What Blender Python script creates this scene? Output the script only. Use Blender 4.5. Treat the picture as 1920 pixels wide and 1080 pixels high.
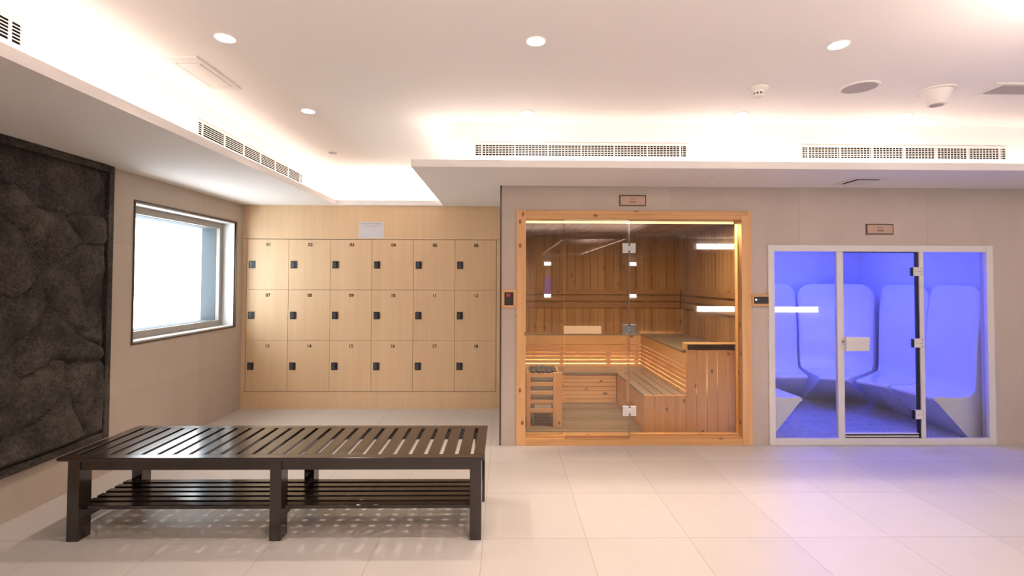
import bpy, bmesh, math, random
from mathutils import Vector, Matrix, noise
random.seed(7)
S = bpy.context.scene
COL = S.collection
for o in list(bpy.data.objects):
    bpy.data.objects.remove(o, do_unlink=True)

# ------------------------------------------------------------------ camera, world, exposure
cam_d = bpy.data.cameras.new('camera')
cam = bpy.data.objects.new('camera', cam_d); COL.objects.link(cam)
Rv = Vector((0.99989259, -0.01428028, 0.003299)); Fv = Vector((0.01419526, 0.9995991, 0.02449755)); Uv = Vector((-0.00364751, -0.02444809, 0.99969445))
m = Matrix((Rv, Uv, -Fv)).transposed().to_4x4(); m.translation = Vector((0, 0, 1.5))
cam.matrix_world = m
cam_d.sensor_width = 36.0; cam_d.lens = 916.7605*36/1920
cam_d.shift_x = -0.18/1920; cam_d.shift_y = -37.0826/1920
cam_d.clip_start = 0.02
S.camera = cam
S.view_settings.view_transform = 'Standard'; S.view_settings.look = 'None'
S.view_settings.gamma = 1.0; S.view_settings.use_curve_mapping = False
S.view_settings.exposure = 0.44
W = bpy.data.worlds.new('world'); S.world = W; W.use_nodes = True
W.node_tree.nodes['Background'].inputs[0].default_value = (0.8, 0.9, 1.0, 1)
W.node_tree.nodes['Background'].inputs[1].default_value = 0.3
try:
    S.cycles.max_bounces = 9; S.cycles.diffuse_bounces = 5; S.cycles.glossy_bounces = 4
    S.cycles.transparent_max_bounces = 16; S.cycles.use_denoising = True
    S.cycles.sample_clamp_indirect = 6.0; S.cycles.caustics_reflective = False; S.cycles.caustics_refractive = False
except Exception:
    pass

# key dimensions
YW = 4.485; YB = 5.748; XL = -3.067; ZS = 2.37; ZC = 2.80; XC = -0.036; XR = 7.0
LIPX = -1.975; LIPY = 3.745; LIPZ = 2.426; WRX = -0.725
SETB = 0.27
WARM = (1.0, 0.80, 0.70)

def lamp(name, kind, loc, energy, color=WARM, rot=(0, 0, 0), **kw):
    d = bpy.data.lights.new(name, kind); d.energy = energy; d.color = color
    for k, v in kw.items(): setattr(d, k, v)
    o = bpy.data.objects.new(name, d); COL.objects.link(o); o.location = loc; o.rotation_euler = rot
    return o
COVE = 2.3   # watts per metre of LED tape lying on the soffit shelf, shining up
TILT = math.radians(-64)
def cove(x0, y0, x1, y1, n, k=1.0, TILT=TILT):
    """LED run on the shelf behind the lip, tipped toward the cove wall (n = direction of the open ceiling)"""
    L = math.hypot(x1-x0, y1-y0)
    d = Vector((n[0]*math.sin(TILT), n[1]*math.sin(TILT), math.cos(TILT)))
    X = Vector(((x1-x0)/L, (y1-y0)/L, 0)); Z = -d; Y = Z.cross(X)
    o = lamp('cove_light', 'AREA', (0, 0, 0), COVE*L*k, shape='RECTANGLE', size=L, size_y=0.03)
    mt = Matrix((X, Y, Z)).transposed().to_4x4(); mt.translation = Vector(((x0+x1)/2, (y0+y1)/2, ZS+0.050)); o.matrix_world = mt
cove(LIPX-0.05, -0.2, LIPX-0.05, 5.72, (1, 0), .72)                 # left run
cove(WRX+0.12, LIPY+0.11, 7.0, LIPY+0.11, (0, -1), .5)             # front run
cove(WRX+0.05, LIPY+0.1, WRX+0.05, 5.72, (-1, 0), .6)          # alcove right run
cove(LIPX, 5.745, WRX, 5.745, (0, -1), .65)                     # alcove back run
cove(-1.9, 0.18, 2.3, 0.18, (0, 1), 13, math.radians(40))                       # near run
cove(2.36, 0.3, 2.36, 1.90, (-1, 0), 2.2, math.radians(10)); cove(2.36, 1.90, 7.0, 1.90, (0, 1), 2.2, math.radians(10))
cove(1.25, -7.6, 1.25, -1.35, (1, 0), 3); cove(2.5, -7.6, 2.5, -1.35, (-1, 0), 3)   # back room tray
DOWN = [(-1.513, 2.624), (0.163, 2.624), (1.828, 2.631), (-1.523, 3.762), (0.164, 3.758), (1.832, 3.754), (3.114, 3.749), (-1.531, 5.90)]
DOWN_W = 45.0
for x, y in DOWN:
    lamp('downlight_lamp', 'SPOT', (x, y, ZC-0.02), DOWN_W*(1.2 if y > 5 else 1), spot_size=math.radians(105), spot_blend=0.9, shadow_soft_size=0.02)

for x in (-1.5, .16, 1.8):      # unseen fill lamps added over the camera, brightening the ceiling by floor bounce
    lamp('bounce_fill_lamp', 'SPOT', (x, -.45, ZS-.02), 45, spot_size=math.radians(110), spot_blend=0.8, shadow_soft_size=0.03)

# ------------------------------------------------------------------ material helpers
def new_mat(name):
    mt = bpy.data.materials.new(name); mt.use_nodes = True
    nt = mt.node_tree; b = nt.nodes['Principled BSDF']
    return mt, nt, b
def c4(c): return (c[0], c[1], c[2], 1)
def plain(name, col, rough=.5, metal=0., spec=.5, bump=0., bscale=80):
    mt, nt, b = new_mat(name)
    b.inputs['Base Color'].default_value = c4(col); b.inputs['Roughness'].default_value = rough
    b.inputs['Metallic'].default_value = metal; b.inputs['Specular IOR Level'].default_value = spec
    n = nt.nodes.new('ShaderNodeTexNoise'); n.inputs['Scale'].default_value = bscale
    g = nt.nodes.new('ShaderNodeNewGeometry'); nt.links.new(g.outputs['Position'], n.inputs['Vector'])
    if bump:
        bp = nt.nodes.new('ShaderNodeBump'); bp.inputs['Strength'].default_value = bump; bp.inputs['Distance'].default_value = .003
        nt.links.new(n.outputs['Fac'], bp.inputs['Height']); nt.links.new(bp.outputs['Normal'], b.inputs['Normal'])
    else:
        mr = nt.nodes.new('ShaderNodeMapRange'); mr.inputs['To Min'].default_value = max(0, rough-.04); mr.inputs['To Max'].default_value = min(1, rough+.04)
        nt.links.new(n.outputs['Fac'], mr.inputs['Value']); nt.links.new(mr.outputs['Result'], b.inputs['Roughness'])
    return mt
def emis(name, col, strength):
    mt, nt, b = new_mat(name)
    b.inputs['Base Color'].default_value = (0, 0, 0, 1) if strength > 1 else c4(col)
    b.inputs['Emission Color'].default_value = c4(col); b.inputs['Emission Strength'].default_value = strength
    return mt
def math_n(nt, op, a, b=None, c=None):
    n = nt.nodes.new('ShaderNodeMath'); n.operation = op
    for i, v in enumerate((a, b, c)):
        if v is None: continue
        if isinstance(v, (int, float)): n.inputs[i].default_value = v
        else: nt.links.new(v, n.inputs[i])
    return n.outputs[0]
def wood(name, light, dark, grain='Z', plank=None, plank_axis='X', rough=.5, knots=0.0, kscale=6.5, knotcol=(.16, .07, .03), contrast=1.0, spec=.4):
    """boards: long grain along one axis, a tone per board, scattered knots"""
    mt, nt, b = new_mat(name); L = nt.links
    g = nt.nodes.new('ShaderNodeNewGeometry'); sp = nt.nodes.new('ShaderNodeSeparateXYZ'); L.new(g.outputs['Position'], sp.inputs[0])
    mp = nt.nodes.new('ShaderNodeMapping'); L.new(g.outputs['Position'], mp.inputs[0])
    s = {'X': (1.2, 22, 22), 'Y': (22, 1.2, 22), 'Z': (22, 22, 1.2)}[grain]
    mp.inputs['Scale'].default_value = s
    n = nt.nodes.new('ShaderNodeTexNoise'); n.inputs['Scale'].default_value = 1.0; n.inputs['Detail'].default_value = 5; n.inputs['Distortion'].default_value = .6
    L.new(mp.outputs[0], n.inputs['Vector'])
    fac = math_n(nt, 'MULTIPLY_ADD', n.outputs['Fac'], 1.2*contrast, .5-.6*contrast)
    n2 = nt.nodes.new('ShaderNodeTexNoise'); n2.inputs['Scale'].default_value = 1.3; L.new(g.outputs['Position'], n2.inputs['Vector'])
    fac = math_n(nt, 'ADD', fac, math_n(nt, 'MULTIPLY_ADD', n2.outputs['Fac'], .5*contrast, -.25*contrast))
    if plank:
        idx = math_n(nt, 'FLOOR', math_n(nt, 'DIVIDE', sp.outputs[plank_axis], plank))
        wn = nt.nodes.new('ShaderNodeTexWhiteNoise'); wn.noise_dimensions = '1D'; L.new(idx, wn.inputs['W'])
        fac = math_n(nt, 'ADD', fac, math_n(nt, 'MULTIPLY_ADD', wn.outputs['Value'], .7, -.35))
    mix = nt.nodes.new('ShaderNodeMix'); mix.data_type = 'RGBA'; mix.clamp_factor = True
    L.new(fac, mix.inputs[0]); mix.inputs[6].default_value = c4(light); mix.inputs[7].default_value = c4(dark)
    out = mix.outputs[2]
    if knots:
        v = nt.nodes.new('ShaderNodeTexVoronoi'); v.inputs['Scale'].default_value = kscale
        mp2 = nt.nodes.new('ShaderNodeMapping'); L.new(g.outputs['Position'], mp2.inputs[0])
        mp2.inputs['Scale'].default_value = {'X': (.6, 1, 1), 'Y': (1, .6, 1), 'Z': (1, 1, .6)}[grain]
        L.new(mp2.outputs[0], v.inputs['Vector'])
        r = nt.nodes.new('ShaderNodeMapRange'); r.interpolation_type = 'SMOOTHSTEP'
        r.inputs['From Min'].default_value = .07*knots; r.inputs['From Max'].default_value = .14*knots
        r.inputs['To Min'].default_value = .85; r.inputs['To Max'].default_value = 0
        L.new(v.outputs['Distance'], r.inputs['Value'])
        mk = nt.nodes.new('ShaderNodeMix'); mk.data_type = 'RGBA'; L.new(r.outputs['Result'], mk.inputs[0])
        L.new(out, mk.inputs[6]); mk.inputs[7].default_value = c4(knotcol); out = mk.outputs[2]
    L.new(out, b.inputs['Base Color']); b.inputs['Roughness'].default_value = rough; b.inputs['Specular IOR Level'].default_value = spec
    bp = nt.nodes.new('ShaderNodeBump'); bp.inputs['Strength'].default_value = .12; bp.inputs['Distance'].default_value = .002
    L.new(n.outputs['Fac'], bp.inputs['Height']); L.new(bp.outputs['Normal'], b.inputs['Normal'])
    return mt
def glass(name, tint, refl=1.0, rough=0.0):
    """thin architectural glass: tinted see-through plus fresnel reflection, on each of the pane's two faces"""
    mt = bpy.data.materials.new(name); mt.use_nodes = True; nt = mt.node_tree; nt.nodes.clear(); L = nt.links
    out = nt.nodes.new('ShaderNodeOutputMaterial'); mix = nt.nodes.new('ShaderNodeMixShader')
    tr = nt.nodes.new('ShaderNodeBsdfTransparent'); tr.inputs[0].default_value = c4([math.sqrt(t) for t in tint])
    gl = nt.nodes.new('ShaderNodeBsdfGlossy'); gl.inputs['Roughness'].default_value = rough; gl.inputs['Color'].default_value = (1, 1, 1, 1)
    fr = nt.nodes.new('ShaderNodeFresnel'); gg = nt.nodes.new('ShaderNodeNewGeometry')
    # same reflectance on the far face of the pane as on the near one
    nt.links.new(math_n(nt, 'MULTIPLY_ADD', gg.outputs['Backfacing'], 1/1.5-1.5, 1.5), fr.inputs['IOR'])
    f = math_n(nt, 'MULTIPLY', fr.outputs[0], refl)
    L.new(f, mix.inputs[0]); L.new(tr.outputs[0], mix.inputs[1]); L.new(gl.outputs[0], mix.inputs[2]); L.new(mix.outputs[0], out.inputs[0])
    return mt
def plaster(name, ca, cb, rough=.75, joints=None, spec=.3, vary=.5):
    mt, nt, b = new_mat(name); L = nt.links
    g = nt.nodes.new('ShaderNodeNewGeometry')
    mp = nt.nodes.new('ShaderNodeMapping'); mp.inputs['Scale'].default_value = (2.2, 2.2, .9); L.new(g.outputs['Position'], mp.inputs[0])
    n = nt.nodes.new('ShaderNodeTexNoise'); n.inputs['Scale'].default_value = 1.4; n.inputs['Detail'].default_value = 7; n.inputs['Roughness'].default_value = .62; L.new(mp.outputs[0], n.inputs['Vector'])
    fac = math_n(nt, 'MULTIPLY_ADD', n.outputs['Fac'], 2*vary, .5-vary)
    mix = nt.nodes.new('ShaderNodeMix'); mix.data_type = 'RGBA'; mix.clamp_factor = True; L.new(fac, mix.inputs[0]); mix.inputs[6].default_value = c4(ca); mix.inputs[7].default_value = c4(cb)
    out = mix.outputs[2]
    if joints:   # (axis, step, offset)
        sp = nt.nodes.new('ShaderNodeSeparateXYZ'); L.new(g.outputs['Position'], sp.inputs[0])
        lines = None
        for ax, step, off, wd in joints:
            u = math_n(nt, 'DIVIDE', math_n(nt, 'SUBTRACT', sp.outputs[ax], off), step)
            fr = math_n(nt, 'FRACT', u)
            d = math_n(nt, 'MINIMUM', fr, math_n(nt, 'SUBTRACT', 1.0, fr))
            l = math_n(nt, 'LESS_THAN', d, wd/step/2)
            lines = l if lines is None else math_n(nt, 'MAXIMUM', lines, l)
            idx = math_n(nt, 'FLOOR', u)
            wn = nt.nodes.new('ShaderNodeTexWhiteNoise'); wn.noise_dimensions = '1D'; L.new(idx, wn.inputs['W'])
            hm = nt.nodes.new('ShaderNodeHueSaturation'); L.new(out, hm.inputs['Color'])
            L.new(math_n(nt, 'MULTIPLY_ADD', wn.outputs['Value'], .07, .965), hm.inputs['Value']); out = hm.outputs[0]
        mk = nt.nodes.new('ShaderNodeMix'); mk.data_type = 'RGBA'; L.new(math_n(nt, 'MULTIPLY', lines, .55), mk.inputs[0]); L.new(out, mk.inputs[6])
        mk.inputs[7].default_value = c4([c*.45 for c in cb]); out = mk.outputs[2]
    L.new(out, b.inputs['Base Color']); b.inputs['Roughness'].default_value = rough; b.inputs['Specular IOR Level'].default_value = spec
    bp = nt.nodes.new('ShaderNodeBump'); bp.inputs['Strength'].default_value = .08; bp.inputs['Distance'].default_value = .004
    L.new(n.outputs['Fac'], bp.inputs['Height']); L.new(bp.outputs['Normal'], b.inputs['Normal'])
    return mt

M = {}
M['ceil'] = plain('white_ceiling_paint', (.88, .86, .84), .85, bump=.05, bscale=60)
M['wallL'] = plaster('stone_grey_wall_panels', (.54, .465, .395), (.43, .37, .31), joints=[('Z', 1.2, .58, .002), ('Y', 1.2, .17, .002)])
M['wall'] = plaster('grey_beige_wall_panels', (.64, .56, .50), (.52, .45, .40), joints=[('X', 1.2, .33, .002)])
M['floor'] = plaster('pale_porcelain_tiles', (.60, .575, .545), (.53, .505, .475), rough=.38, joints=[('X', .6, .4768, .0045), ('Y', .6, 2.8771, .0045)], spec=.45, vary=.45)
M['maple'] = wood('maple_veneer', (.78, .565, .345), (.66, .455, .265), 'Z', plank=.485, plank_axis='X', rough=.45, contrast=.8)
M['lockb'] = plain('locker_inside', (.20, .12, .07), .7)
M['seam'] = plain('dark_seam', (.12, .07, .04), .9)
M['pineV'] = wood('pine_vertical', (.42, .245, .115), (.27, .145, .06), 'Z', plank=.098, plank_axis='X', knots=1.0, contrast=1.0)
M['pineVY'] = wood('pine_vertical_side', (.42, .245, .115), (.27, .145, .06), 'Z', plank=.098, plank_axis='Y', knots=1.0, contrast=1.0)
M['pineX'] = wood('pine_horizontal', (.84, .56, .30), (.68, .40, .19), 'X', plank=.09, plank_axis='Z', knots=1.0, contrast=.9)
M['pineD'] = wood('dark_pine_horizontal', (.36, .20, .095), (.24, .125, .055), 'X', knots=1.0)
M['pineF'] = wood('pine_trim_vertical', (.84, .52, .26), (.66, .36, .155), 'Z', knots=1.1, kscale=9, contrast=1.2)
M['pineFX'] = wood('pine_trim_horizontal', (.76, .45, .21), (.58, .31, .125), 'X', knots=1.1, kscale=9, contrast=1.2)
M['seatw'] = wood('weathered_seat_boards', (.32, .275, .235), (.21, .175, .15), 'Y', plank=.11, plank_axis='X', rough=.32, contrast=1.0)
M['seatx'] = wood('weathered_seat_boards_across', (.32, .275, .235), (.21, .175, .15), 'X', plank=.11, plank_axis='Y', rough=.32, contrast=1.0)
M['duck'] = wood('grey_floor_boards', (.34, .27, .21), (.22, .17, .13), 'X', plank=.09, plank_axis='Y', rough=.55)
M['handle_w'] = wood('pale_pine', (.92, .70, .42), (.80, .55, .30), 'X', knots=.8, contrast=.7)
M['wenge'] = wood('black_brown_stained_wood', (.022, .014, .010), (.012, .007, .005), 'X', rough=.2, contrast=1.0, spec=.4)
b_ = M['wenge'].node_tree.nodes['Principled BSDF']; b_.inputs['Coat Weight'].default_value = .5; b_.inputs['Coat Roughness'].default_value = .14; b_.inputs['Coat IOR'].default_value = 1.6
M['bronze'] = plain('dark_bronze_metal', (.085, .055, .04), .4, .3)
M['taupe'] = plain('taupe_window_metal', (.30, .27, .235), .45, .2)
M['blind'] = plain('blue_grey_reveal', (.085, .105, .12), .8)
M['jamb'] = plain('white_jamb', (.72, .71, .70), .5)
M['frost'] = emis('frosted_daylight_pane', (.88, .95, 1.0), 6.0)
M['black'] = plain('black_plastic', (.018, .018, .02), .35)
M['char'] = plain('charcoal_lock_face', (.055, .06, .07), .35)
M['ink'] = plain('black_ink', (.03, .02, .015), .7)
M['paper'] = plain('white_paper', (.66, .65, .69), .55)
M['print'] = plain('grey_print', (.35, .32, .34), .8)
M['sign'] = plain('copper_pink_sign', (.52, .36, .28), .45, .1)
M['white'] = plain('white_powder_coat', (.80, .78, .76), .4)
M['plas'] = plain('white_plastic', (.78, .76, .73), .45)
M['acr'] = plain('white_acrylic_seat', (.78, .78, .80), .22, spec=.5)
M['chrome'] = plain('polished_steel', (.75, .75, .75), .16, 1.0)
M['steel'] = plain('brushed_steel', (.42, .42, .43), .4, .9)
M['stone_s'] = plain('dark_heater_stone', (.10, .10, .105), .8, bump=.6, bscale=50)
M['glassS'] = glass('bronze_tinted_glass', (.80, .73, .64), 1.5)
M['glassB'] = glass('clear_glass', (.93, .95, .96), 1.0)
M['edge'] = plain('glass_edge', (.45, .50, .50), .2)
M['void'] = plain('dark_duct_inside', (.010, .009, .008), .9, spec=0.0)
M['lens'] = emis('glowing_lamp_lens', (1.0, .97, .92), 9.0)
M['mirror'] = plain('mirror', (.88, .88, .88), .02, 1.0)
M['bar'] = emis('white_light_bar', (1.0, .98, .95), 11.0)
M['red'] = emis('red_digits', (.9, .02, .08), 1.0)
M['gasket'] = plain('black_rubber_gasket', (.012, .012, .014), .5)
M['mesh'] = plain('grey_speaker_mesh', (.42, .39, .38), .8, bump=.5, bscale=400)

# mosaic floor of the steam room
def mosaic():
    mt, nt, b = new_mat('small_mosaic_floor'); L = nt.links
    g = nt.nodes.new('ShaderNodeNewGeometry')
    br = nt.nodes.new('ShaderNodeTexBrick'); L.new(g.outputs['Position'], br.inputs['Vector'])
    br.inputs['Scale'].default_value = 1; br.inputs['Brick Width'].default_value = .05; br.inputs['Row Height'].default_value = .025
    br.inputs['Mortar Size'].default_value = .003; br.inputs['Color1'].default_value = (.55, .56, .60, 1); br.inputs['Color2'].default_value = (.34, .35, .40, 1); br.inputs['Mortar'].default_value = (.22, .22, .26, 1)
    L.new(br.outputs['Color'], b.inputs['Base Color']); b.inputs['Roughness'].default_value = .3
    return mt
M['mosaic'] = mosaic()
def rockmat():
    mt, nt, b = new_mat('dark_textured_rock'); L = nt.links
    g = nt.nodes.new('ShaderNodeNewGeometry')
    n1 = nt.nodes.new('ShaderNodeTexNoise'); n1.inputs['Scale'].default_value = 3.2; n1.inputs['Detail'].default_value = 8; n1.inputs['Roughness'].default_value = .7
    n2 = nt.nodes.new('ShaderNodeTexNoise'); n2.inputs['Scale'].default_value = 60; n2.inputs['Detail'].default_value = 6; n2.inputs['Roughness'].default_value = .8
    for n in (n1, n2): L.new(g.outputs['Position'], n.inputs['Vector'])
    f = math_n(nt, 'ADD', math_n(nt, 'MULTIPLY_ADD', n1.outputs['Fac'], 2.2, -.85), math_n(nt, 'MULTIPLY_ADD', n2.outputs['Fac'], 2.4, -1.25))
    mix = nt.nodes.new('ShaderNodeMix'); mix.data_type = 'RGBA'; mix.clamp_factor = True; L.new(f, mix.inputs[0])
    mix.inputs[6].default_value = (.022, .018, .015, 1); mix.inputs[7].default_value = (.165, .138, .112, 1)
    L.new(mix.outputs[2], b.inputs['Base Color']); b.inputs['Roughness'].default_value = .72; b.inputs['Specular IOR Level'].default_value = .4
    bp = nt.nodes.new('ShaderNodeBump'); bp.inputs['Strength'].default_value = 1.0; bp.inputs['Distance'].default_value = .012
    L.new(n2.outputs['Fac'], bp.inputs['Height']); L.new(bp.outputs['Normal'], b.inputs['Normal'])
    return mt
M['rock'] = rockmat()

# ------------------------------------------------------------------ geometry helpers
class G:
    """collects shapes into one mesh"""
    def __init__(s): s.bm = bmesh.new()
    def box(s, x0, x1, y0, y1, z0, z1, bev=0.0, seg=2):
        v = [s.bm.verts.new(p) for p in ((x0, y0, z0), (x1, y0, z0), (x1, y1, z0), (x0, y1, z0), (x0, y0, z1), (x1, y0, z1), (x1, y1, z1), (x0, y1, z1))]
        f = [s.bm.faces.new([v[i] for i in q]) for q in ((0, 3, 2, 1), (4, 5, 6, 7), (0, 1, 5, 4), (1, 2, 6, 5), (2, 3, 7, 6), (3, 0, 4, 7))]
        if bev > 0:
            e = list({e for ff in f for e in ff.edges})
            bmesh.ops.bevel(s.bm, geom=e, offset=bev, segments=seg, affect='EDGES', profile=.5)
        return s
    def cyl(s, c, r0, r1, h, axis='Z', n=32, cap=True):
        """frustum from c along +axis"""
        rings = []
        for k, r in ((0, r0), (h, r1)):
            ring = []
            for i in range(n):
                a = 2*math.pi*i/n; u, w = r*math.cos(a), r*math.sin(a)
                p = {'Z': (u, w, k), 'Y': (u, k, w), 'X': (k, u, w)}[axis]
                ring.append(s.bm.verts.new((c[0]+p[0], c[1]+p[1], c[2]+p[2])))
            rings.append(ring)
        for i in range(n): s.bm.faces.new((rings[0][i], rings[0][(i+1) % n], rings[1][(i+1) % n], rings[1][i]))
        if cap: s.bm.faces.new(rings[0]); s.bm.faces.new(rings[1])
        return s
    def lathe(s, c, prof, n=40):
        """closed (r,z) outline spun about the vertical through c"""
        rings = [[s.bm.verts.new((c[0]+r*math.cos(2*math.pi*i/n), c[1]+r*math.sin(2*math.pi*i/n), c[2]+z)) for i in range(n)] for r, z in prof]
        for a in range(len(rings)):
            A, B = rings[a], rings[(a+1) % len(rings)]
            for i in range(n): s.bm.faces.new((A[i], A[(i+1) % n], B[(i+1) % n], B[i]))
        return s
    def make(s, name, mat, parent=None, smooth=False):
        bmesh.ops.recalc_face_normals(s.bm, faces=s.bm.faces)
        me = bpy.data.meshes.new(name); s.bm.to_mesh(me); s.bm.free()
        if isinstance(mat, (list, tuple)):
            for mm in mat: me.materials.append(mm)
        else: me.materials.append(mat)
        o = bpy.data.objects.new(name, me); COL.objects.link(o)
        if parent is not None:
            o.parent = parent
            # meshes are built in world coordinates: take the parents' placement off again
            off = Vector((0, 0, 0)); p = parent
            while p is not None: off += p.location; p = p.parent
            me.transform(Matrix.Translation(-off))
        if smooth:
            for p in me.polygons: p.use_smooth = True
            try: me.set_sharp_from_angle(angle=math.radians(35))
            except Exception: pass
        return o
def thing(name, label, cat, loc=(0, 0, 0), group=None):
    o = bpy.data.objects.new(name, None); COL.objects.link(o); o.location = loc; o.empty_display_size = .1
    o['label'] = label; o['category'] = cat
    if group: o['group'] = group
    return o
def tag(o, label, cat, group=None):
    o['label'] = label; o['category'] = cat
    if group: o['group'] = group
    return o
def struct(o, label=None, cat=None):
    o['kind'] = 'structure'
    if label: o['label'] = label
    if cat: o['category'] = cat
    return o
def text(name, s, size, loc, mat, parent, rotx=math.pi/2, depth=.0008, bold=0.0):
    """lettering facing -Y, centred at loc, as a mesh"""
    cu = bpy.data.curves.new(name, 'FONT'); cu.body = s; cu.size = size; cu.extrude = depth; cu.align_x = 'CENTER'; cu.align_y = 'CENTER'; cu.offset = bold
    t = bpy.data.objects.new(name, cu); COL.objects.link(t)
    dg = bpy.context.evaluated_depsgraph_get(); dg.update()
    me = bpy.data.meshes.new_from_object(t.evaluated_get(dg))
    bpy.data.objects.remove(t); me.name = name; me.materials.clear(); me.materials.append(mat)
    me.transform(Matrix.Translation(Vector(loc)) @ Matrix.Rotation(rotx, 4, 'X'))
    o = bpy.data.objects.new(name, me); COL.objects.link(o); o.parent = parent
    off = Vector((0, 0, 0)); p = parent
    while p is not None: off += p.location; p = p.parent
    me.transform(Matrix.Translation(-off))
    return o
def copy_tree(o, parent=None, loc=None):
    c = o.copy(); COL.objects.link(c); c.parent = parent
    if loc is not None: c.location = loc
    for ch in [x for x in ALL() if x.parent == o]: copy_tree(ch, c)
    return c
def ALL(): return list(COL.objects)

# ------------------------------------------------------------------ shell of the room
g = G(); g.box(XL-.4, XR+.2, -9.2, YB+.9, -.1, 0); struct(g.make('floor', M['floor']))
# main ceiling slab and the dropped soffit around it
g = G(); g.box(XL-.4, XR+.2, -9.2, YB+.6, ZC, ZC+.1); struct(g.make('ceiling', M['ceil']))
g = G()
def soff(x0, x1, y0, y1): g.box(x0, x1, y0, y1, ZS, ZS+.022)
soff(XL-.1, LIPX-.018, .212, YB); soff(WRX+.018, XR, LIPY+.018, YB); soff(LIPX-.018, WRX+.018, 5.718, YB); g.box(LIPX-SETB, WRX+SETB, YB, 5.99, ZS+.001, ZS+.022)
soff(XL-.1, XR, -1.1, .212); soff(2.318, XR, .212, 1.932)
# upright lips
def lip(x0, x1, y0, y1): g.box(x0, x1, y0, y1, ZS, LIPZ)
lip(LIPX-.018, LIPX, .212, 5.718); lip(WRX, XR, LIPY, LIPY+.018); lip(WRX, WRX+.018, LIPY+.018, 5.718); lip(LIPX, WRX, 5.70, 5.718)
lip(LIPX, 2.30, .212, .23); lip(2.30, 2.318, .212, 1.95); lip(2.318, XR, 1.932, 1.95)
struct(g.make('trim_1', M['ceil']), 'white dropped soffit with upturned lip around the recessed ceiling', 'soffit')
# vertical cove walls above the soffit
g = G()
g.box(LIPX-SETB-.04, LIPX-SETB, -.2, 6.03, ZS+.022, ZC)
g.box(WRX+SETB, XR, LIPY+SETB, LIPY+SETB+.04, ZS+.022, ZC); g.box(WRX+SETB, WRX+SETB+.04, LIPY+SETB+.04, 5.99, ZS+.022, ZC)
g.box(LIPX-SETB, WRX+SETB+.04, 5.99, 6.03, ZS, ZC)
g.box(LIPX-SETB, 2.30+SETB, -.08, -.04, ZS+.022, ZC); g.box(2.30+SETB, 2.34+SETB, -.04, 1.64, ZS+.022, ZC); g.box(2.30+SETB, XR, 1.64, 1.68, ZS+.022, ZC)
struct(g.make('trim_2', M['ceil']), 'white cove wall above the soffit', 'cove')
# back room (seen only as a reflection in the sauna glass)
g = G()
for a in ((XL, 1.2, -9, -1.1), (2.55, XR, -9, -1.1), (1.2, 2.55, -1.25, -1.1), (1.2, 2.55, -9, -7.75)): g.box(a[0], a[1], a[2], a[3], ZS, ZS+.022)
for a in ((1.27, 1.29, -7.7, -1.3), (2.46, 2.48, -7.7, -1.3), (1.27, 2.48, -7.7, -7.68), (1.27, 2.48, -1.32, -1.3)): g.box(a[0], a[1], a[2], a[3], ZS, LIPZ)
struct(g.make('trim_3', M['ceil']), 'white tray ceiling edge of the room behind', 'soffit')
# left wall with window hole
WY0, WY1, WZ0, WZ1 = 4.080, 5.598, .970, 2.142
g = G(); T = .42
g.box(XL-T, XL, -9.1, WY0, 0, ZC); g.box(XL-T, XL, WY1, YB+.5, 0, ZC)
g.box(XL-T, XL, WY0, WY1, 0, WZ0); g.box(XL-T, XL, WY0, WY1, WZ1, ZC)
struct(g.make('wall_left', M['wallL']))
# back wall: timber faced, with an opening that the lockers stand in
LX0, LXN, LP = -3.014, -.1055, .4848
LZ = [.200, .790, 1.3806, 1.972]
g = G()
g.box(XL, XC, YB, YB+.55, LZ[3]+.004, ZS)         # frieze above
g.box(XL, XC, YB, YB+.55, 0, LZ[0]-.004)          # plinth
g.box(XL, LX0-.004, YB, YB+.55, LZ[0]-.0015, LZ[3]+.0015)
g.box(LXN+.004, XC, YB, YB+.55, LZ[0]-.0015, LZ[3]+.0015)
struct(g.make('wall_back', M['maple']), 'pale maple panelling around the lockers', 'wall')
g = G(); g.box(XL, XC, YB+.55, YB+.6, 0, ZC); struct(g.make('wall_behind_lockers', M['seam']))
# sauna and steam room facade wall
SX0, SX1, SZ = .104, 2.267, 2.142
VX0, VX1, VZ = 2.4247, 4.5286, 1.834
g = G(); D = .10
g.box(XC, SX0+.03, YW, YW+D, 0, ZS); g.box(SX0+.03, SX1-.03, YW, YW+D, SZ-.03, ZS)
g.box(SX1-.03, VX0+.02, YW, YW+D, 0, ZS); g.box(VX0+.02, VX1-.02, YW, YW+D, VZ-.02, ZS)
g.box(VX1-.02, XR, YW, YW+D, 0, ZS)
g.box(XC, XC+.08, YW+D, YB+.55, 0, ZS)
struct(g.make('wall_front', M['wall']), 'grey beige wall holding the sauna and steam room fronts', 'wall')
g = G(); g.box(XR, XR+.1, -9.1, YW+.1, 0, ZC); struct(g.make('wall_right', M['wall']))
g = G(); g.box(XL, .6, -1.2, -1.0, 0, ZS); g.box(3.7, XR, -1.1, -.9, 0, ZS); g.box(XL, XR, -9.1, -9.0, 0, ZC); struct(g.make('wall_rear', M['wall']))
# corner trim
g = G(); g.box(XC-.012, XC+.003, YW-.006, YW+.012, 0, ZS, .001); struct(g.make('trim_4', M['bronze']), 'dark metal corner strip beside the lockers', 'trim')

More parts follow.
